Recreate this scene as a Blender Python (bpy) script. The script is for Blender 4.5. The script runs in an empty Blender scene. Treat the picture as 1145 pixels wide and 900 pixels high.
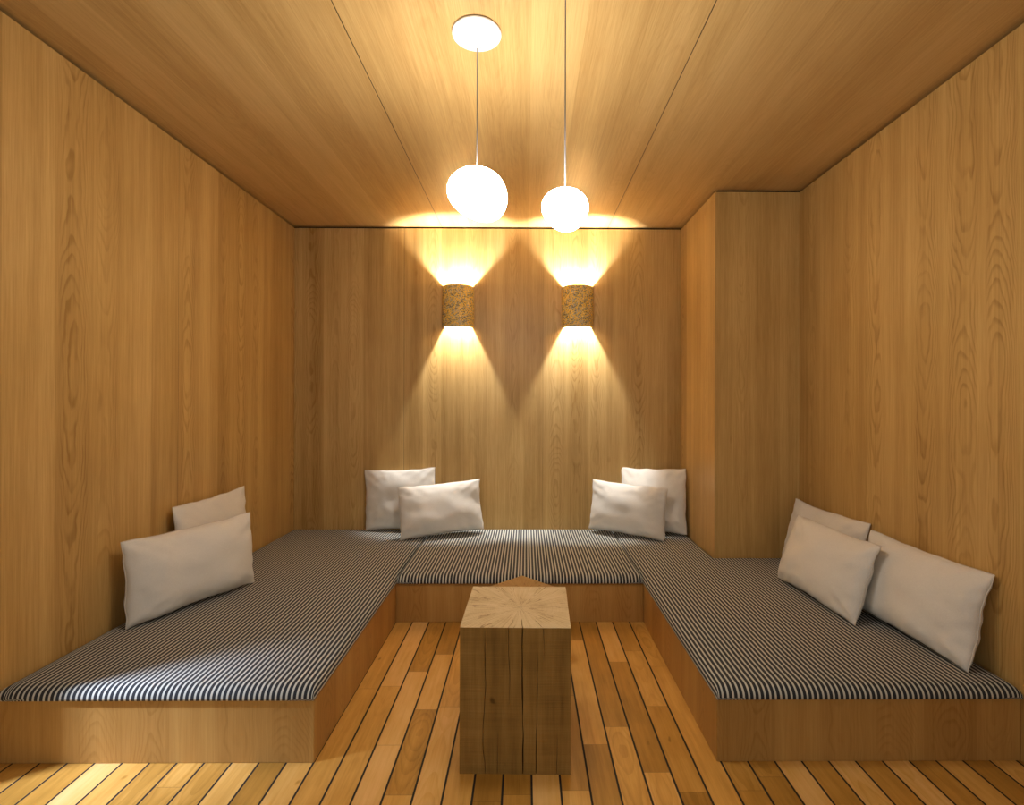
import bpy, bmesh, math, random
from mathutils import Vector, Matrix, noise

random.seed(7)
scene = bpy.context.scene
C = scene.collection
PI = math.pi

# ------------------------------------------------------------------ layout (metres, camera at x=0,y=0,z=1.2)
XL, XR, YB, ZW = -1.701, 1.650, 3.751, 2.452      # wall faces, top of the panelling
ZC = 2.466                                        # ceiling underside
CX, CY = 1.138, 3.067                             # pier in the back right corner
BL, BR = -0.697, 0.634                            # inner faces of the side benches
FY, BY = 1.685, 2.743                             # fronts of the side benches / back bench
HB, HM = 0.2095, 0.2495                           # bench plinth top, pad top
LWE = 1.537                                       # where the left wall ends (opening before it)
YF = -0.7                                         # floor and ceiling run to here

# ------------------------------------------------------------------ node helpers
class G:
    def __init__(s, name):
        s.m = bpy.data.materials.new(name); s.m.use_nodes = True
        s.t = s.m.node_tree; s.n = s.t.nodes; s.l = s.t.links
        s.bsdf = s.n['Principled BSDF']
        tc = s.n.new('ShaderNodeTexCoord')
        sep = s.n.new('ShaderNodeSeparateXYZ'); s.l.new(tc.outputs['Object'], sep.inputs[0])
        s.obj = tc.outputs['Object']; s.X, s.Y, s.Z = sep.outputs
    def put(s, sock, v):
        if isinstance(v, (int, float)): sock.default_value = v
        elif isinstance(v, (tuple, list)): sock.default_value = v
        else: s.l.new(v, sock)
    def math(s, op, a, b=0.0, c=None, clamp=False):
        n = s.n.new('ShaderNodeMath'); n.operation = op; n.use_clamp = clamp
        s.put(n.inputs[0], a); s.put(n.inputs[1], b)
        if c is not None: s.put(n.inputs[2], c)
        return n.outputs[0]
    def add(s, a, b): return s.math('ADD', a, b)
    def sub(s, a, b): return s.math('SUBTRACT', a, b)
    def mul(s, a, b): return s.math('MULTIPLY', a, b)
    def xyz(s, x, y, z=0.0):
        n = s.n.new('ShaderNodeCombineXYZ')
        for i, v in enumerate((x, y, z)): s.put(n.inputs[i], v)
        return n.outputs[0]
    def noise(s, vec, scale=1.0, detail=2.0, rough=0.5, dist=0.0):
        n = s.n.new('ShaderNodeTexNoise'); n.inputs['Scale'].default_value = scale
        n.inputs['Detail'].default_value = detail; n.inputs['Roughness'].default_value = rough
        n.inputs['Distortion'].default_value = dist
        s.put(n.inputs['Vector'], vec); return n.outputs['Fac']
    def white(s, vec):
        n = s.n.new('ShaderNodeTexWhiteNoise'); n.noise_dimensions = '3D'; s.put(n.inputs['Vector'], vec)
        sp = s.n.new('ShaderNodeSeparateColor'); s.l.new(n.outputs['Color'], sp.inputs[0])
        return sp.outputs
    def ramp(s, fac, stops, interp='LINEAR'):
        n = s.n.new('ShaderNodeValToRGB'); r = n.color_ramp; r.interpolation = interp
        while len(r.elements) < len(stops): r.elements.new(0.5)
        for e, (p, c) in zip(r.elements, stops):
            e.position = p; e.color = (c, c, c, 1) if isinstance(c, (int, float)) else (*c, 1)
        s.put(n.inputs[0], fac); return n.outputs[0]
    def mix(s, fac, a, b, mode='MIX'):
        n = s.n.new('ShaderNodeMix'); n.data_type = 'RGBA'; n.blend_type = mode
        s.put(n.inputs['Factor'], fac)
        for k, v in ((6, a), (7, b)):
            s.put(n.inputs[k], (*v, 1) if isinstance(v, tuple) and len(v) == 3 else v)
        return n.outputs[2]
    def smooth(s, v, a, b):
        n = s.n.new('ShaderNodeMapRange'); n.interpolation_type = 'SMOOTHSTEP'
        s.put(n.inputs[0], v); n.inputs[1].default_value = a; n.inputs[2].default_value = b
        return n.outputs[0]
    def bump(s, h, strength=0.2, dist=0.002):
        n = s.n.new('ShaderNodeBump'); n.inputs['Strength'].default_value = strength
        n.inputs['Distance'].default_value = dist; s.l.new(h, n.inputs['Height'])
        s.l.new(n.outputs[0], s.bsdf.inputs['Normal'])
    def base(s, col, rough=0.5, spec=0.3, metal=0.0):
        s.put(s.bsdf.inputs['Base Color'], (*col, 1) if isinstance(col, tuple) and len(col) == 3 else col)
        s.put(s.bsdf.inputs['Roughness'], rough); s.bsdf.inputs['Specular IOR Level'].default_value = spec
        s.bsdf.inputs['Metallic'].default_value = metal
        return s.m

def plain(name, col, rough=0.6, spec=0.3, metal=0.0, vary=0.06, vscale=60):
    g = G(name)
    f = g.noise(g.obj, vscale, 3)
    c = g.mix(f, tuple(x*(1-vary) for x in col), tuple(min(1, x*(1+vary)) for x in col))
    return g.base(c, rough, spec, metal)

def veneer(name, across, light, mid, dark, seed=0.0, strip=0.165, seams=(), rings=1.0, contrast=1.0, rough=0.42, ringlen=1.0):
    """larch/elm veneer: narrow leaves of differing tone, fine streaks, nested cathedral arches"""
    g = G(name)
    if across == 'wall': A, L = g.add(g.X, g.Y), g.Z
    else: A, L = g.X, g.Y
    A = g.add(A, 17.3 + seed)
    Aw = g.add(A, g.mul(g.sub(g.noise(g.xyz(g.mul(A, 2.2), seed, 0), 1, 1), .5), .12))   # uneven leaf widths
    q = g.math('DIVIDE', Aw, strip)
    idx = g.math('FLOOR', q)
    xl = g.sub(g.math('FRACT', q), .5)
    r = g.white(g.xyz(idx, seed*3.1 + .5, 0))
    wob = g.mul(g.sub(g.noise(g.xyz(g.mul(A, 9), g.mul(L, 1.7), seed), 1, 3), .5), .34)
    xw = g.add(g.add(xl, wob), g.mul(g.sub(r[2], .5), .35))
    h = g.noise(g.xyz(g.mul(L, .9*ringlen), g.mul(r[0], 91), seed), 1, 1.5)
    fig = g.noise(g.xyz(g.mul(A, 16), g.mul(L, 6), seed+4), 1, 2)
    gg = g.add(g.add(g.mul(g.mul(xw, xw), 20.0), g.mul(h, 30.0)), g.mul(fig, 2.2))
    fr = g.math('FRACT', gg)
    line = g.mul(g.smooth(fr, .42, .80), g.sub(1.0, g.smooth(fr, .84, .98)))
    mask = g.mul(g.smooth(r[1], .22, .5), g.sub(1.0, g.smooth(g.math('ABSOLUTE', xl), .27, .46)))
    brk = g.smooth(g.noise(g.xyz(g.mul(A, 22), g.mul(L, 3.5), seed+15), 1, 2), .36, .58)
    ring = g.mul(g.mul(g.mul(line, g.add(.4, g.mul(brk, .6))), mask), rings)
    # straight fine grain everywhere
    s1 = g.noise(g.xyz(g.mul(A, 95), g.mul(L, 1.3), seed), 1, 5, .65)
    s2 = g.noise(g.xyz(g.mul(A, 270), g.mul(L, 6), seed+2), 1, 3, .65)
    s3 = g.noise(g.xyz(g.mul(A, 14), g.mul(L, .35), seed+8), 1, 3, .55)
    blot = g.noise(g.xyz(g.mul(A, 5), g.mul(L, 2.2), seed+6), 1, 3, .55)
    knot = g.smooth(g.noise(g.xyz(g.mul(A, 11), g.mul(L, 4.5), seed+11), 1, 1), .77, .88)
    t = g.add(g.mul(g.sub(r[0], .5), .42*contrast), .5)
    t = g.add(t, g.mul(g.sub(s1, .5), .62*contrast))
    t = g.add(t, g.mul(g.sub(s3, .5), .95*contrast))
    t = g.add(t, g.mul(g.sub(s2, .5), .75))
    t = g.add(t, g.mul(g.sub(blot, .5), .42*contrast))
    t = g.sub(t, g.mul(ring, .36))
    t = g.sub(t, g.mul(knot, .35))
    col = g.ramp(t, [(0.0, dark), (.5, mid), (1.0, light)])
    dk = None
    for s in seams:
        d = g.math('ABSOLUTE', g.sub(g.sub(A, 17.3 + seed), s[0]))
        k = g.mul(g.math('LESS_THAN', d, s[1]), s[2])
        dk = k if dk is None else g.math('MAXIMUM', dk, k)
    if dk is not None: col = g.mix(dk, col, (.03, .016, .006))
    g.bump(g.add(s2, g.mul(s1, .6)), .10, .0012)
    return g.base(col, rough, .3)

W_LIGHT, W_MID, W_DARK = (.66, .42, .155), (.50, .298, .094), (.33, .175, .045)
M_LEFT  = veneer('elm_veneer_left', 'wall', W_LIGHT, W_MID, W_DARK, 1.7, seams=((2.507+XL, .0008, .8),))
M_BACK  = veneer('elm_veneer_back', 'wall', (.66, .435, .178), (.50, .312, .108), (.33, .183, .050), 5.2, strip=.15, seams=((-.897+YB, .0012, .8), (.123+YB, .0008, .6)), rings=.75)
M_RIGHT = veneer('elm_veneer_right', 'wall', W_LIGHT, W_MID, W_DARK, 9.4, seams=((1.768+XR, .0008, .35),))
M_PIER  = veneer('elm_veneer_pier', 'wall', W_LIGHT, W_MID, W_DARK, 13.1, strip=.14, rings=.8)
M_CEIL  = veneer('elm_veneer_ceiling', 'ceil', (.70, .47, .20), (.565, .355, .132), (.40, .225, .068), 3.3, strip=.2,
                 seams=((-.622, .0019, .9), (.602, .0019, .9)), rings=.25, contrast=.75, rough=.4, ringlen=.6)
M_BENCH = veneer('elm_veneer_bench', 'wall', (.58, .345, .105), (.46, .25, .070), (.34, .17, .040), 21.3, strip=.16, rings=.6, contrast=.7, ringlen=2.2)
M_BLACK = plain('black_recess', (.012, .010, .009), .8, .1)

def floor_mat():
    g = G('oiled_floorboards')
    P, X0 = .0897, .0195
    q = g.math('DIVIDE', g.sub(g.X, X0 - P*100), P)
    i = g.math('FLOOR', q); f = g.math('FRACT', q)
    rb = g.white(g.xyz(i, 2.7, 0))
    ln = g.add(.42, g.mul(rb[1], .45))
    v = g.math('DIVIDE', g.add(g.Y, g.add(g.mul(rb[0], 4.0), 10.0)), ln)
    j = g.math('FLOOR', v); fv = g.math('FRACT', v)
    rc = g.white(g.xyz(i, j, 4.4))
    edge = g.math('MINIMUM', f, g.sub(1.0, f))
    gap = g.sub(1.0, g.smooth(edge, .030, .044))
    ev = g.mul(g.math('MINIMUM', fv, g.sub(1.0, fv)), ln)
    butt = g.sub(1.0, g.smooth(ev, .0004, .0014))
    off = g.mul(rc[0], 37.0)
    s1 = g.noise(g.xyz(g.mul(g.X, 60), g.mul(g.Y, 2.4), off), 1, 4, .6)
    s2 = g.noise(g.xyz(g.mul(g.X, 260), g.mul(g.Y, 9), off), 1, 3, .6)
    bl = g.noise(g.xyz(g.mul(g.X, 14), g.mul(g.Y, 5), off), 1, 3, .55)
    kn = g.smooth(g.noise(g.xyz(g.mul(g.X, 26), g.mul(g.Y, 12), off), 1, 1), .76, .85)
    hh = g.noise(g.xyz(g.mul(g.Y, 2.5), off, 0), 1, 1)
    gg = g.math('FRACT', g.add(g.mul(g.math('POWER', g.sub(f, .5), 2.0), 9), g.add(g.mul(hh, 12), g.mul(bl, 1.2))))
    ring = g.mul(g.smooth(gg, .4, .95), g.mul(g.smooth(rc[2], .55, .75), .13))
    t = g.add(g.add(.06, g.mul(rc[1], .74)), g.mul(g.sub(s1, .5), .5))
    t = g.add(t, g.add(g.mul(g.sub(s2, .5), .25), g.mul(g.sub(bl, .5), .55)))
    t = g.sub(g.sub(t, ring), g.mul(kn, .5))
    col = g.ramp(t, [(0, (.30, .145, .022)), (.3, (.47, .235, .042)), (.6, (.64, .35, .085)), (1, (.79, .50, .205))])
    col = g.mix(g.mul(butt, .55), col, (.10, .045, .012))
    col = g.mix(gap, col, (.012, .010, .010))
    g.bump(g.sub(g.mul(s2, .2), g.mul(gap, 1.5)), .25, .002)
    return g.base(col, g.add(.36, g.mul(gap, .4)), .35)
M_FLOOR = floor_mat()

def stripe_mat():
    g = G('striped_ticking')
    P = .01755
    w = g.mul(g.sub(g.noise(g.xyz(g.mul(g.X, 5), g.mul(g.Y, 4), 0), 1, 2), .5), .0016)
    uv = g.n.new('ShaderNodeUVMap'); us = g.n.new('ShaderNodeSeparateXYZ'); g.l.new(uv.outputs[0], us.inputs[0])
    f = g.math('FRACT', g.math('DIVIDE', g.add(g.add(us.outputs[0], w), 10.0), P))
    d = g.math('ABSOLUTE', g.sub(f, .5))
    white = g.sub(1.0, g.smooth(d, .170, .212))
    weave = g.noise(g.xyz(g.mul(g.X, 900), g.mul(g.Y, 900), g.mul(g.Z, 900)), 1, 2)
    c1 = g.mix(weave, (.42, .41, .355), (.63, .62, .54))
    c0 = g.mix(weave, (.014, .016, .020), (.040, .042, .046))
    g.bump(weave, .25, .0008)
    g.bsdf.inputs['Sheen Weight'].default_value = .12
    return g.base(g.mix(white, c0, c1), .85, .15)
M_STRIPE = stripe_mat()

def linen(name, c):
    g = G(name)
    tc = g.obj
    wx = g.noise(g.xyz(g.mul(g.X, 900), g.mul(g.Y, 120), g.mul(g.Z, 120)), 1, 2)
    wz = g.noise(g.xyz(g.mul(g.X, 120), g.mul(g.Y, 120), g.mul(g.Z, 900)), 1, 2)
    w = g.mul(g.add(wx, wz), .5)
    big = g.noise(tc, 7, 3)
    t = g.add(g.mul(w, .8), g.mul(big, .2))
    col = g.ramp(t, [(.2, tuple(x*.86 for x in c)), (.8, tuple(min(1, x*1.08) for x in c))])
    g.bump(w, .22, .001)
    g.bsdf.inputs['Sheen Weight'].default_value = .15
    return g.base(col, .9, .12)
M_LINEN = linen('cream_linen', (.745, .70, .635))
M_SEAM = linen('cream_linen_seam', (.66, .60, .52))

def oak_side():
    g = G('rough_sawn_oak')
    A = g.add(g.X, g.Y)
    s1 = g.noise(g.xyz(g.mul(A, 26), g.mul(g.Z, 1.8), 1), 1, 4, .6)
    s2 = g.noise(g.xyz(g.mul(A, 190), g.mul(g.Z, 7), 2), 1, 3, .6)
    saw = g.noise(g.xyz(g.mul(A, 5), g.mul(g.Z, 240), 3), 1, 2)
    sawb = g.noise(g.xyz(g.mul(A, 2), g.mul(g.Z, 32), 4), 1, 2)
    bl = g.noise(g.obj, 7, 3)
    kn = g.smooth(g.noise(g.xyz(g.mul(A, 18), g.mul(g.Z, 14), 7), 1, 1), .74, .84)
    t = g.add(.5, g.mul(g.sub(s1, .5), .9)); t = g.add(t, g.mul(g.sub(s2, .5), .35))
    t = g.add(t, g.mul(g.sub(saw, .5), .30)); t = g.add(t, g.mul(g.sub(sawb, .5), .25))
    t = g.add(t, g.mul(g.sub(bl, .5), .45)); t = g.sub(t, g.mul(kn, .4))
    col = g.ramp(t, [(0, (.13, .066, .013)), (.5, (.30, .162, .038)), (1, (.47, .27, .078))])
    g.bump(g.add(saw, g.mul(sawb, .8)), .35, .0025)
    return g.base(col, .72, .2)
M_OAK = oak_side()

def oak_end(name, cols):
    g = G(name)
    r = g.math('POWER', g.add(g.mul(g.X, g.X), g.mul(g.Y, g.Y)), .5)
    th = g.math('ARCTAN2', g.Y, g.X)
    r2 = g.add(r, g.mul(g.sub(g.noise(g.obj, 9, 2), .5), .022))
    ring = g.noise(g.xyz(g.mul(r2, 260), 0, 0), 1, 2)
    ray = g.noise(g.xyz(g.mul(th, 30), g.mul(r, 5), 2), 1, 4, .7)
    bl = g.noise(g.obj, 10, 4)
    sp = g.noise(g.obj, 420, 2)
    t = g.add(.5, g.mul(g.sub(ring, .5), .38)); t = g.add(t, g.mul(g.sub(ray, .5), .8))
    t = g.add(t, g.mul(g.sub(bl, .5), .45)); t = g.add(t, g.mul(g.sub(sp, .5), .3))
    n1 = g.noise(g.xyz(g.mul(th, 5.5), g.mul(r, 3), 9), 1, 3, .6)
    chk = g.mul(g.sub(1.0, g.smooth(g.math('ABSOLUTE', g.sub(n1, .5)), .004, .016)), g.smooth(g.noise(g.xyz(g.mul(th, 3), g.mul(r, 14), 3), 1, 1), .46, .56))
    t = g.sub(t, g.mul(chk, .55))
    col = g.ramp(t, list(zip((0, .5, 1), cols)))
    g.bump(ray, .3, .002)
    return g.base(col, .78, .18)
M_OAKEND = oak_end('oak_end_grain', ((.26, .17, .075), (.56, .42, .23), (.74, .60, .39)))
M_OAKEND2 = oak_end('brown_oak_end_grain', ((.20, .10, .03), (.36, .21, .075), (.48, .30, .12)))

def cork_mat():
    g = G('gold_fleck_shade')
    v = g.n.new('ShaderNodeTexVoronoi'); v.inputs['Scale'].default_value = 150; g.l.new(g.obj, v.inputs['Vector'])
    sp = g.n.new('ShaderNodeSeparateColor'); g.l.new(v.outputs['Color'], sp.inputs[0])
    big = g.noise(g.obj, 26, 3)
    f = g.add(g.mul(sp.outputs[0], .75), g.mul(g.sub(big, .5), .9))
    f = g.add(f, .1)
    col = g.ramp(f, [(.0, (.16, .10, .03)), (.20, (.34, .25, .12)), (.38, (.58, .50, .36)), (.50, (.85, .52, .09)), (.8, (.98, .64, .10)), (1, (.98, .80, .40))])
    g.bump(sp.outputs[1], .5, .003)
    m = g.base(col, .5, .4)
    tr = g.n.new('ShaderNodeBsdfTranslucent'); g.put(tr.inputs[0], g.mix(1.0, col, (1, .62, .15), 'MULTIPLY'))
    mx = g.n.new('ShaderNodeMixShader'); mx.inputs[0].default_value = .10
    out = g.n['Material Output']
    g.l.new(g.bsdf.outputs[0], mx.inputs[1]); g.l.new(tr.outputs[0], mx.inputs[2]); g.l.new(mx.outputs[0], out.inputs['Surface'])
    return m
M_CORK = cork_mat()
M_SHADEIN = plain('shade_lining', (.80, .72, .60), .6)
M_WHITE = plain('white_enamel', (.93, .93, .93), .35, .4, vary=.01)
M_CORD = plain('grey_cord', (.16, .16, .17), .5, .3)
M_STEEL = plain('steel_screw', (.45, .45, .45), .3, .5, 1.0)

def globe_mat(name, strength):
    g = G(name)
    m = g.base((.9, .9, .88), .25, .5)
    g.bsdf.inputs['Emission Color'].default_value = (1.0, .97, .91, 1)
    g.bsdf.inputs['Emission Strength'].default_value = strength
    return m
M_GLOBE = globe_mat('opal_glass_lit', 42.0)

# ------------------------------------------------------------------ mesh helpers
def link(name, bm, mats, loc=(0, 0, 0), parent=None, smooth=False, rot=None):
    if not isinstance(mats, (list, tuple)): mats = [mats]
    bmesh.ops.recalc_face_normals(bm, faces=bm.faces)
    me = bpy.data.meshes.new(name); bm.to_mesh(me); bm.free()
    for m in mats: me.materials.append(m)
    if smooth:
        for p in me.polygons: p.use_smooth = True
    o = bpy.data.objects.new(name, me); C.objects.link(o)
    o.location = loc
    if rot is not None: o.rotation_euler = rot
    if parent: o.parent = parent
    return o

def box(bm, x0, x1, y0, y1, z0, z1):
    vs = [bm.verts.new((x, y, z)) for x in (x0, x1) for y in (y0, y1) for z in (z0, z1)]
    for f in ((0, 1, 3, 2), (4, 6, 7, 5), (0, 4, 5, 1), (2, 3, 7, 6), (0, 2, 6, 4), (1, 5, 7, 3)):
        bm.faces.new([vs[i] for i in f])

def bevel(bm, w, seg=2):
    bmesh.ops.bevel(bm, geom=list(bm.edges), offset=w, segments=seg, profile=.5, affect='EDGES')

def lathe(bm, prof, n=48, cx=0, cy=0):
    rings = []
    for r, z in prof:
        rings.append([bm.verts.new((cx + r*math.cos(2*PI*k/n), cy + r*math.sin(2*PI*k/n), z)) for k in range(n)] if r > 1e-6
                     else [bm.verts.new((cx, cy, z))])
    for a, b in zip(rings, rings[1:]):
        for k in range(n):
            k2 = (k+1) % n
            if len(a) == 1 and len(b) > 1: bm.faces.new((a[0], b[k], b[k2]))
            elif len(b) == 1 and len(a) > 1: bm.faces.new((a[k], a[k2], b[0]))
            elif len(a) > 1: bm.faces.new((a[k], a[k2], b[k2], b[k]))

def tube(bm, pts, r, n=8, closed=False):
    pts = [Vector(p) for p in pts]; N = len(pts); rings = []
    prev = None
    for i, p in enumerate(pts):
        if closed: t = (pts[(i+1) % N] - pts[i-1])
        else: t = pts[min(i+1, N-1)] - pts[max(i-1, 0)]
        t.normalize()
        u = t.orthogonal().normalized() if prev is None else (prev - t*prev.dot(t)).normalized()
        prev = u; w = t.cross(u)
        rings.append([bm.verts.new(p + u*r*math.cos(2*PI*k/n) + w*r*math.sin(2*PI*k/n)) for k in range(n)])
    for i in range(N if closed else N-1):
        a, b = rings[i], rings[(i+1) % N]
        for k in range(n): bm.faces.new((a[k], a[(k+1) % n], b[(k+1) % n], b[k]))
    if not closed: bm.faces.new(rings[0][::-1]); bm.faces.new(rings[-1])

def tag(o, label, cat, group=None):
    o['label'] = label; o['category'] = cat
    if group: o['group'] = group
    return o
def struct(o, label=None):
    o['kind'] = 'structure'
    if label: o['label'] = label
    return o
def empty(name, loc, rotz=0):
    o = bpy.data.objects.new(name, None); C.objects.link(o); o.location = loc; o.rotation_euler = (0, 0, rotz)
    o.empty_display_size = .1
    return o

# ------------------------------------------------------------------ the setting
def slab(name, mat, dims, label):
    bm = bmesh.new(); box(bm, *dims); return struct(link(name, bm, mat), label)
T = .10
slab('floor', M_FLOOR, (-3.4, 3.0, YF, YB+T, -.06, 0), 'honey coloured oiled floorboards with black caulked joints')
slab('ceiling', M_CEIL, (-3.4, 3.0, YF, YB+T, ZC, ZC+.05), 'timber veneer ceiling panels with two thin dark joints')
def xleft(y, z):                                   # the left wall is a little out of square: wider low down at its open end
    t = max(0.0, min(1.15, (YB-y)/(YB-FY)))
    return XL - (.004 + .032*t) * max(0.0, 1 - z/ZW)
bm = bmesh.new()
for v0, v1 in ((0, 0),):
    P = [(XL-T, LWE), (XL-T, YB+T)]
    lo = [bm.verts.new((XL-T-.03, LWE, 0)), bm.verts.new((XL-T-.03, YB+T, 0)), bm.verts.new((xleft(YB+T, 0), YB+T, 0)), bm.verts.new((xleft(LWE, 0), LWE, 0))]
    hi = [bm.verts.new((XL-T-.03, LWE, ZW)), bm.verts.new((XL-T-.03, YB+T, ZW)), bm.verts.new((XL, YB+T, ZW)), bm.verts.new((XL, LWE, ZW))]
    bm.faces.new(lo); bm.faces.new(hi[::-1])
    for k in range(4): bm.faces.new((lo[k], lo[(k+1) % 4], hi[(k+1) % 4], hi[k]))
struct(link('wall_left', bm, M_LEFT), 'left wall of vertical grained veneer')
slab('wall_back', M_BACK, (XL, CX, YB, YB+T, 0, ZW), 'back wall of vertical grained veneer behind the sconces')
slab('wall_right', M_RIGHT, (XR, XR+T, .55, YB+T, 0, ZW), 'right wall of vertical grained veneer')
slab('wall_pier', M_PIER, (CX, XR, CY, YB+T, HB+.0005, ZW), 'boxed out timber pier in the back right corner')
# black shadow gap between panelling and ceiling
IN = .02
slab('trim_1', M_BLACK, (XL-T, XL-IN, LWE, YB+T, ZW, ZC), 'black shadow gap above left wall')
slab('trim_2', M_BLACK, (XL-IN, CX+IN, YB+IN, YB+T, ZW, ZC), 'black shadow gap above back wall')
slab('trim_3', M_BLACK, (XR+IN, XR+T, .55, YB+T, ZW, ZC), 'black shadow gap above right wall')
slab('trim_4', M_BLACK, (CX+IN, XR+IN, CY+IN, YB+IN, ZW, ZC), 'black shadow gap above corner pier')

# ------------------------------------------------------------------ benches
def fit_left(bm, cx=0.0, cy=0.0, z0=0.0):
    for v in bm.verts:
        x, y = v.co.x+cx, v.co.y+cy
        if x < BL-.02: v.co.x += (xleft(y, v.co.z+z0) - XL) * (1 - (x-XL)/(BL-XL))
def bench(name, x0, x1, y0, y1, label):
    bm = bmesh.new(); box(bm, x0, x1, y0, y1, .0, HB); bevel(bm, .0016, 1)
    fit_left(bm)
    cx, cy = (x0+x1)/2, (y0+y1)/2
    bmesh.ops.translate(bm, verts=bm.verts, vec=(-cx, -cy, 0))
    return tag(link(name, bm, M_BENCH, (cx, cy, .0)), label, 'bench', 'low timber bench plinths')
e = .001
bench('bench_plinth', XL+e, BL, FY, YB-e, 'long low timber bench plinth along the left wall')
def bench_L(name, label):
    bm = bmesh.new()
    pts = [(BR, FY), (XR-e, FY), (XR-e, CY-e), (CX-e, CY-e), (CX-e, YB-e), (BR, YB-e)]
    cx, cy = (BR+XR)/2, (FY+CY)/2
    lo = [bm.verts.new((x-cx, y-cy, 0)) for x, y in pts]; hi = [bm.verts.new((x-cx, y-cy, HB)) for x, y in pts]
    bm.faces.new(lo[::-1]); bm.faces.new(hi)
    for k in range(6): bm.faces.new((lo[k], lo[(k+1) % 6], hi[(k+1) % 6], hi[k]))
    bevel(bm, .0016, 1)
    return tag(link(name, bm, M_BENCH, (cx, cy, 0)), label, 'bench', 'low timber bench plinths')
bench_L('bench_plinth', 'low timber bench plinth along the right wall and pier')
bench('bench_plinth', BL+e, BR-e, BY, YB-e, 'short low timber bench plinth between the two side benches')

# pads: rounded over the edges with a height-field top
def pad(outline_fn, x0, x1, y0, y1, label, edges, xe):
    """edges: overhang/round radius per side; grid clipped by outline_fn (cell centre inside test)"""
    def samples(a, b):
        R = .045
        s = [a + R*(1-math.cos(PI/2*k/7)) for k in range(7)]
        n = max(4, int((b-a-2*R)/.05))
        s += [a+R + (b-a-2*R)*k/n for k in range(n+1)]
        s += [b - R*(1-math.cos(PI/2*k/7)) for k in range(6, -1, -1)]
        return s
    xs, ys = samples(x0, x1), samples(y0, y1)
    extra = edges.get('splitx', []); extray = edges.get('splity', [])
    for ex in extra:
        xs = [x for x in xs if abs(x-ex) > .018] + [ex - .045*(1-math.cos(PI/2*k/7)) for k in range(7)]
    for ey in extray:
        ys = [y for y in ys if abs(y-ey) > .018] + [ey - .045*(1-math.cos(PI/2*k/7)) for k in range(7)]
    xs, ys = sorted(set(round(x, 5) for x in xs)), sorted(set(round(y, 5) for y in ys))
    bm = bmesh.new(); R = .045; H = HM - HB - .0015; cx, cy = (x0+x1)/2, (y0+y1)/2
    cx += ((((xe-cx+10.0)/.01755) % 1) - .52)*.01755        # a pale stripe runs along the free edge
    dist = outline_fn
    vt, vb = {}, {}
    def top(i, j):
        if (i, j) not in vt:
            x, y = xs[i], ys[j]
            d = max(0.0, min(dist(x, y), R)); k = 1 - d/R
            z = (H-.006)*math.sqrt(max(0, 1 - k**2.2)) + .006
            z += .0016*(noise.noise(Vector((x*4, y*4, 1.3)))) * (d/R)
            vt[(i, j)] = bm.verts.new((x-cx, y-cy, z))
        return vt[(i, j)]
    def bot(i, j):
        if (i, j) not in vb: vb[(i, j)] = bm.verts.new((xs[i]-cx, ys[j]-cy, 0))
        return vb[(i, j)]
    cells = {(i, j) for i in range(len(xs)-1) for j in range(len(ys)-1)
             if dist((xs[i]+xs[i+1])/2, (ys[j]+ys[j+1])/2) > 0}
    for i, j in cells:
        bm.faces.new((top(i, j), top(i+1, j), top(i+1, j+1), top(i, j+1)))
        bm.faces.new((bot(i, j), bot(i, j+1), bot(i+1, j+1), bot(i+1, j)))
        for (di, dj, a, b) in ((0, -1, (i, j), (i+1, j)), (0, 1, (i+1, j+1), (i, j+1)), (-1, 0, (i, j+1), (i, j)), (1, 0, (i+1, j), (i+1, j+1))):
            if (i+di, j+dj) not in cells:
                bm.faces.new((bot(*a), bot(*b), top(*b), top(*a)))
    fit_left(bm, cx, cy, HB)
    uvl = bm.loops.layers.uv.new('UVMap')
    for f in bm.faces:                                 # the ticking wraps over the long edges
        mx = f.calc_center_median().x + cx
        for lp in f.loops:
            v = lp.vert.co; x = v.x+cx; dx0, dx1 = x-x0, x1-x
            u = v.x
            if min(dx0, dx1) < .05:
                sg = -1 if dx0 < dx1 else 1
                wgt = edges.get('wl', 1) if sg < 0 else edges.get('wr', 1)
                k = 1 - min(max(min(dx0, dx1), 0)*wgt, R)/R
                zx = 0 if v.z < .003 else (H-.006)*math.sqrt(max(0, 1-k**2.2)) + .006
                u += sg*(H - zx)
            lp[uvl].uv = (u, v.y)
    o = link('seat_pad', bm, M_STRIPE, (cx, cy, HB+.0005), smooth=True)
    return tag(o, label, 'seat pad', 'striped bench pads')
def rect_d(x0, x1, y0, y1, a=1, b=1): return lambda x, y: min((x-x0)*a, (x1-x)*b, y-y0, (y1-y)*1.6)
OV = .009
lx0, lx1, ly0, ly1 = XL+.002, BL+OV-.006, FY-OV, YB-.002
pad(rect_d(lx0, lx1, ly0, ly1, 1.4, 3.2), lx0, lx1, ly0, ly1, 'long black and cream striped seat pad along the left wall', {'wl': 1.4, 'wr': 3.2}, lx1-.002)
bx0, bx1, by0 = BL+OV-.004, BR-OV+.004, BY-OV
pad(rect_d(bx0, bx1, by0, YB-.002, 3.2, 3.2), bx0, bx1, by0, YB-.002, 'short black and cream striped seat pad against the back wall, between the side pads', {'wl': 3.2, 'wr': 3.2}, bx0+.002)
rx0, rx1, ry0, ry1 = BR-OV+.006, XR-.002, FY-OV, YB-.002
def L_d(x, y):
    d1 = min((x-rx0)*3.2, (rx1-x)*1.4, y-ry0, (ry1-y)*1.6)
    px, py = CX-.002, CY-.002
    ix, iy = px-x, py-y                     # outside pier if ix>0 or iy>0
    dp = math.hypot(max(ix, 0), max(iy, 0)) if (ix > 0 and iy > 0) else max(ix, iy)
    return min(d1, dp*2)
pad(L_d, rx0, rx1, ry0, ry1, 'L shaped black and cream striped seat pad along the right wall and around the pier', {'wl': 3.2, 'wr': 1.4, 'splitx': [CX-.002], 'splity': [CY-.002]}, rx0+.002)

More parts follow.
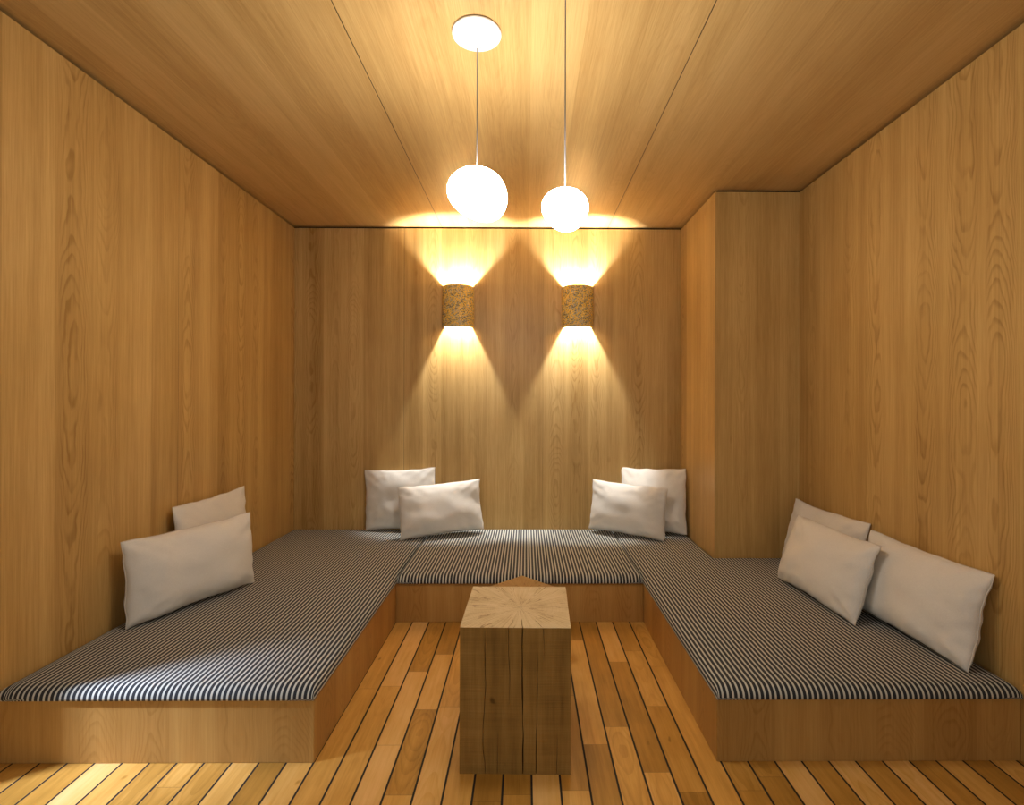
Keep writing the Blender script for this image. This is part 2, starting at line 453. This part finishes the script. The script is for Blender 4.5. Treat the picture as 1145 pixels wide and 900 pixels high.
# ------------------------------------------------------------------ cushions
def cushion(name, x, y, z, yaw, lean, roll, w, h, t, seed, label, group='cream linen cushions', sag=0.0):
    bm = bmesh.new(); NU, NV = 44, 32
    def pt(u, v, side):
        au, av = abs(u), abs(v)
        px = u*w/2*(1 - .030*(1-v*v)*au**3)
        pz = v*h/2*(1 - .045*(1-u*u)*av**3)
        prof = max(0, (1-au**3.0)*(1-av**2.6))**.52
        d = t/2*prof
        # belly sags slightly low, corner puckers and soft folds
        d *= 1 - .16*v
        n1 = noise.noise(Vector((u*1.6+seed*3.7, v*1.5+side*2.1, seed)))
        d *= 1 + .14*n1
        rim = (1-(1-au**2)*(1-av**2))
        fold = noise.noise(Vector((u*6+seed, v*5, seed*1.3+side*4)))
        ang = math.atan2(v*h, u*w)
        cor = (au*av)**1.4
        d += (.0055*fold*rim*min(1, prof*3)) + .0045*math.sin(ang*26+seed)*cor*min(1, prof*4)
        d += .0032*noise.noise(Vector((u*2.6+v*1.8+seed, (u-v)*1.1, side+seed*2)))*min(1, prof*2)
        ez = .006*noise.noise(Vector((u*3.1, seed*2.2, 5)))*av**4
        ex = .006*noise.noise(Vector((seed*1.2, v*3.3, 9)))*au**4
        yo = .010*noise.noise(Vector((u*1.7, v*1.7, seed+20)))
        yo += sag*(1-v)*.5*(1-u*u)
        return Vector((px+ex, side*d + yo, pz+ez + h/2))
    def s(k, n):
        q = 2*k/n - 1
        return math.copysign(1-(1-abs(q))**1.35, q)
    grid = {}
    for side in (-1, 1):
        for i in range(NU+1):
            for j in range(NV+1):
                edge = i in (0, NU) or j in (0, NV)
                key = (i, j, 0 if edge else side)
                if key not in grid: grid[key] = bm.verts.new(pt(s(i, NU), s(j, NV), side))
    gv = lambda i, j, sd: grid[(i, j, 0 if (i in (0, NU) or j in (0, NV)) else sd)]
    for side in (-1, 1):
        for i in range(NU):
            for j in range(NV):
                bm.faces.new((gv(i, j, side), gv(i+1, j, side), gv(i+1, j+1, side), gv(i, j+1, side)))
    loop = [(i, 0) for i in range(NU)] + [(NU, j) for j in range(NV)] + [(i, NV) for i in range(NU, 0, -1)] + [(0, j) for j in range(NV, 0, -1)]
    lp = [grid[(i, j, 0)].co.copy() for i, j in loop]
    root = empty(name, (x, y, z), yaw)
    c, sn = math.cos(lean), math.sin(lean)
    R = Matrix.Rotation(-lean, 4, 'X') @ Matrix.Rotation(-roll, 4, 'Y')
    lift = w/2*abs(math.sin(roll))*math.cos(lean)
    for v in bm.verts: v.co = R @ v.co + Vector((0, 0, lift))
    lp = [R @ p + Vector((0, 0, lift)) for p in lp]
    link('cover', bm, M_LINEN, (0, 0, 0), root, True)
    b2 = bmesh.new(); tube(b2, lp, .0022, 6, True)
    link('seam', b2, M_SEAM, (0, 0, 0), root, True)
    return tag(root, label, 'cushion', group)
CUSH = [
 ( -1.517, 2.361, .252, 1.101, .060, .017, .571, .357, .145, 1, 'wide cream cushion, the nearer and lower of two by the left wall'),
 ( -1.622, 2.700, .256, 1.500, .080, .012, .540, .430, .10, 2, 'cream cushion propped on the left wall, half hidden behind a wider cushion'),
 ( -.898, 3.665, .252, -.090, .085, .045, .520, .430, .09, 3, 'upright cream cushion in the back left, behind a tilted lumbar cushion'),
 ( -.568, 3.510, .256,  .350, .180, .045, .575, .350, .125, 4, 'cream lumbar cushion tilted over the left pad seam before a taller cushion'),
 (  .690, 3.530, .252, -.500, .110,-.040, .540, .350, .125, 5, 'cream lumbar cushion over the right pad seam before a taller cushion'),
 (  .900, 3.600, .252, -.420, .150, .035, .460, .450, .11, 6, 'upright cream cushion in the nook beside the timber pier'),
 ( 1.357, 2.410, .252,-1.477, .330,-.018, .563, .349, .125, 7, 'cream cushion by the right wall standing in front of two others'),
 ( 1.520, 2.688, .252,-1.442, .240,-.028, .552, .363, .10, 8, 'cream cushion on the right wall nearest the pier, mostly hidden behind another'),
 ( 1.521, 2.041, .252,-1.468, .241,-.030, .552, .348, .135, 9, 'large cream cushion against the right wall, nearest the camera end of the right pad'),
]
for c in CUSH: cushion('cushion', *c)

# ------------------------------------------------------------------ oak stumps
def stump(name, corners, h, pith, cracks, seed, label, group, mats):
    """corners: 4 (x,y) top corners CCW from front-left; cracks: {side: [(frac, width, z0frac, topreach)]}"""
    bm = bmesh.new()
    px, py = pith
    per = []                                    # (side, frac, crack or None)
    for sd in range(4):
        cs = sorted(cracks.get(sd, []))
        fr = [k/22 for k in range(22)]
        L = (Vector(corners[sd]) - Vector(corners[(sd+1) % 4])).length
        for (f, wd, zf, rch, wand) in cs:
            d = wd/L
            fr = [x for x in fr if abs(x-f) > d*2.2 or x == 0]
        items = [(x, None, 0) for x in fr]
        for c in cs:
            d = c[1]/L
            items += [(c[0]-d, c, -1), (c[0], c, 0), (c[0]+d, c, 1)]
        per += [(sd, x, c, k) for x, c, k in sorted(items, key=lambda q: q[0])]
    NZ, NS = 40, 16
    def col(p, z):
        sd, f, c, k = p
        a, b = Vector(corners[sd]), Vector(corners[(sd+1) % 4])
        zz = z/h; inn = 0.0
        if c:
            wv = c[4]*(noise.noise(Vector((z*5, c[0]*31, seed))) + .5*noise.noise(Vector((z*14, c[0]*17, seed))))
            L = (b-a).length
            open_ = max(0.0, min(1.0, (zz-c[2])/.25)) if c[2] > 0 else 1.0
            if c[2] < 0: open_ = max(0.0, min(1.0, (-c[2]-zz)/.2))
            fc = c[0] + wv/L*min(1, (1-zz)*4)
            wdt = c[1]/L*(.25+.75*open_)*(.7+.5*noise.noise(Vector((z*9, 3, c[0]*9))))
            f = fc + k*wdt
            if k == 0: inn = .020*open_
        q = a + (b-a)*f
        n = Vector((-(b-a).y, (b-a).x)).normalized()     # inward for CCW
        q = q + n*(inn + .0012*noise.noise(Vector((q.x*9, q.y*9, z*6+seed))) )
        return q
    cols = [[bm.verts.new((col(p, h*j/NZ).x-px, col(p, h*j/NZ).y-py, h*j/NZ)) for j in range(NZ+1)] for p in per]
    N = len(per)
    for i in range(N):
        a, b = cols[i], cols[(i+1) % N]
        for j in range(NZ): bm.faces.new((a[j], b[j], b[j+1], a[j+1]))
    # top: rings towards the pith
    prev = [c[NZ] for c in cols]
    for s in range(1, NS):
        t = s/NS; ring = []
        for i, p in enumerate(per):
            e0 = cols[i][NZ].co
            dz = .0; c = p[2]
            x, y = e0.x*(1-t), e0.y*(1-t)
            if c:
                reach = c[3]
                on = 1.0 if t < reach else 0.0
                sgn = p[3]
                # keep the crack from closing too quickly towards the pith
                if sgn == 0: dz = -.014*on*max(0, 1-t/max(reach, .01))**.5
                wob = .006*noise.noise(Vector((t*6, c[0]*20, seed)))*math.sin(PI*t)
                x += wob; y += wob*.6
            dz += .0009*noise.noise(Vector((x*16, y*16, seed)))
            ring.append(bm.verts.new((x, y, h+dz)))
        for i in range(N):
            f = bm.faces.new((prev[i], prev[(i+1) % N], ring[(i+1) % N], ring[i])); f.material_index = 1
        prev = ring
    cv = bm.verts.new((0, 0, h-.004))
    for i in range(N):
        f = bm.faces.new((prev[i], prev[(i+1) % N], cv)); f.material_index = 1
    bm.faces.new([c[0] for c in cols][::-1])
    o = link(name, bm, mats, (px, py, 0))
    return tag(o, label, 'stool', group)
stump('wooden_stump', [(-.2110, 1.634), (.1445, 1.6275), (.1545, 1.9855), (-.2055, 1.991)], .4683, (-.020, 1.795),
      {0: [(.225, .0015, -1.0, .12, .010), (.44, .0013, .45, .34, .006), (.566, .0026, -1.2, .34, .006), (.70, .0015, -.86, 0.0, .007), (.754, .0013, .72, .42, .005), (.34, .0012, -.30, 0, .004), (.875, .001, -.30, 0, .004)],
       1: [(.45, .0018, -1.1, .50, .01)], 2: [(.5, .0016, -1.1, .35, .01), (.66, .002, -1.1, .55, .01)], 3: [(.5, .0018, -1.1, .4, .01), (.75, .0012, -1.1, .3, .01)]},
      4.0, 'tall square wooden stump with split end grain, nearest the camera on the floor', 'wooden stumps', [M_OAK, M_OAKEND])
c2, hd = (-.018, 2.262), .195
stump('wooden_stump', [(c2[0], c2[1]-hd), (c2[0]+hd, c2[1]), (c2[0], c2[1]+hd), (c2[0]-hd, c2[1])], .35, (c2[0]+.01, c2[1]),
      {0: [(.4, .002, -1.1, .4, .01)], 1: [(.6, .002, -1.1, .3, .01)]}, 11.0,
      'lower wooden stump turned cornerwise, only its back corner showing behind the tall stump', 'wooden stumps', [M_OAK, M_OAKEND2])

# ------------------------------------------------------------------ pendant lamps
def pendant(cx, cy, ax, ay, zc, rad, blobs, label, seed):
    root = empty('pendant_lamp', (cx, cy, ZC))
    bm = bmesh.new()
    lathe(bm, [(0, -.010), (.080, -.010), (.0838, -.0085), (.085, -.006), (.085, -.003), (.082, -.0008), (0, -.0008)], 64)
    link('canopy', bm, M_WHITE, (0, 0, 0), root, True)
    bm = bmesh.new()
    lathe(bm, [(0, -.013), (.0025, -.013), (.003, -.0095), (0, -.0095)], 12, ax-cx+.012, ay-cy-.004)
    link('screw', bm, M_STEEL, (0, 0, 0), root)
    bm = bmesh.new()
    tube(bm, [(ax-cx, ay-cy, -.008), (ax-cx, ay-cy, -.4), (ax-cx, ay-cy, zc+rad*.86-ZC)], .0018, 8)
    link('cord', bm, M_CORD, (0, 0, 0), root, True)
    bm = bmesh.new()
    bmesh.ops.create_uvsphere(bm, u_segments=64, v_segments=40, radius=1)
    for v in bm.verts:
        d = v.co.normalized(); r = 1.0
        for (bx, by, bz), amp, pw in blobs:
            b = Vector((bx, by, bz)).normalized(); r += amp*max(0, d.dot(b))**pw
        v.co = d*r*rad; v.co.z *= .94
    link('globe', bm, M_GLOBE, (ax-cx, ay-cy, zc-ZC), root, True)
    return tag(root, label, 'pendant lamp', 'irregular glass globe pendants')
pendant(-.1734, 1.7636, -.1779, 1.826, 1.930, .102,
        [((-.8, .1, .25), .085, 2), ((.62, -.1, -.72), .12, 4), ((.95, 0, -.1), .04, 2), ((-.55, 0, -.85), -.19, 2), ((0, 0, 1), -.02, 2), ((0, 1, .2), .05, 2)],
        'larger round glowing pendant lamp hanging on the left, under a white ceiling disc', 1)
pendant(.118, 1.43, .1135, 1.50, 1.757, .0690,
        [((-.9, .1, .15), .07, 2), ((.22, 0, -1), .035, 3), ((.9, 0, .1), .035, 2), ((-.75, 0, -.7), -.15, 2), ((.85, 0, -.65), -.09, 3), ((0, 0, 1), -.05, 2)],
        'smaller glowing pendant lamp hanging on the right from a cord running out of view', 2)

# ------------------------------------------------------------------ wall sconces
def sconce(px, bulbs, label):
    root = empty('wall_sconce', (px, YB, 1.72))
    bm = bmesh.new(); R, th, Hh, N = .1165, .006, .302, 40
    prof = [(R-.0125, 0), (R-.0085, .0015), (R-.0045, .006), (R-.001, .018), (R, .04), (R, Hh-.04), (R-.001, Hh-.018), (R-.0045, Hh-.006), (R-.0085, Hh-.0015), (R-.0125, Hh), (R-.0145, Hh-.001), (R-.0145, .001)]
    rings = []
    for k in range(N+1):
        a = PI + PI*k/N
        # slightly squared D section
        c, s = math.cos(a), math.sin(a)
        sq = 1/((abs(c)**2.35 + abs(s)**2.35)**(1/2.35))
        rings.append([bm.verts.new((r*c*sq, r*s*sq*1.02 - .0015, z)) for r, z in prof])
    for a, b in zip(rings, rings[1:]):
        for i in range(len(prof)):
            f = bm.faces.new((a[i], b[i], b[(i+1) % len(prof)], a[(i+1) % len(prof)]))
            f.material_index = 1 if i == 10 else 0
    bm.faces.new(rings[0]); bm.faces.new(rings[-1][::-1])
    link('shade', bm, [M_CORK, M_SHADEIN], (0, 0, 0), root, True)
    bm = bmesh.new(); box(bm, -.03, .03, -.012, -.0012, .10, .17); bevel(bm, .003, 2)
    link('lamp_holder', bm, M_WHITE, (0, 0, 0), root)
    for bz in bulbs:                                    # the long lamp bulb, as two emitters
        ld = bpy.data.lights.new('sconce_bulb', 'POINT'); ld.energy = 42.0; ld.color = (.97, 1.0, 1.0); ld.shadow_soft_size = .010
        lo = bpy.data.objects.new('sconce_bulb', ld); C.objects.link(lo); lo.parent = root; lo.location = (0, -.068, bz)
    return tag(root, label, 'wall lamp', 'gold flecked wall sconces')
sconce(-.499, (.180, .204), 'gold flecked half round wall sconce, the left one on the back wall')
sconce(.3745, (.164, .195), 'gold flecked half round wall sconce, the right one on the back wall')

# ------------------------------------------------------------------ daylight and surroundings
def area(name, loc, target, sx, sy, power, col, spread=180):
    d = bpy.data.lights.new(name, 'AREA'); d.shape = 'RECTANGLE'; d.size = sx; d.size_y = sy
    d.energy = power; d.color = col; d.spread = math.radians(spread)
    o = bpy.data.objects.new(name, d); C.objects.link(o); o.location = loc
    o.rotation_euler = (Vector(target)-Vector(loc)).to_track_quat('-Z', 'Y').to_euler()
    return o
area('daylight_from_opening', (-2.62, 1.00, 2.30), (-1.36, 1.62, .1), .22, .3, 3.4, (.62, .74, 1.0), 26)

w = bpy.data.worlds.new('World'); scene.world = w; w.use_nodes = True
bg = w.node_tree.nodes['Background']; bg.inputs[0].default_value = (.95, .95, .88, 1); bg.inputs[1].default_value = .40

# ------------------------------------------------------------------ camera
cam = bpy.data.cameras.new('camera'); co = bpy.data.objects.new('camera', cam); C.objects.link(co)
yaw, pit, rol = .0070, .00037, -.00192
cy_, sy_ = math.cos(yaw), math.sin(yaw); Ry = Matrix(((cy_, -sy_, 0), (sy_, cy_, 0), (0, 0, 1)))
cp, sp_ = math.cos(pit), math.sin(pit); Rp = Matrix(((1, 0, 0), (0, cp, sp_), (0, -sp_, cp)))
cr, sr = math.cos(rol), math.sin(rol); Rr = Matrix(((cr, 0, -sr), (0, 1, 0), (sr, 0, cr)))
Mv = Rr @ Rp @ Ry
right, fwd, up = Mv[0], Mv[1], Mv[2]
M4 = Matrix.Identity(4)
for r in range(3):
    M4[r][0], M4[r][1], M4[r][2] = right[r], up[r], -fwd[r]
M4[2][3] = 1.2
co.matrix_world = M4
cam.sensor_width = 36; cam.lens = 570/1145*36
cam.shift_x = -19.782/1145; cam.shift_y = -4.059/1145
cam.clip_start = .02
scene.camera = co

vs = scene.view_settings
vs.view_transform = 'Standard'; vs.look = 'None'; vs.gamma = 1.0; vs.exposure = 0.34; vs.use_curve_mapping = False
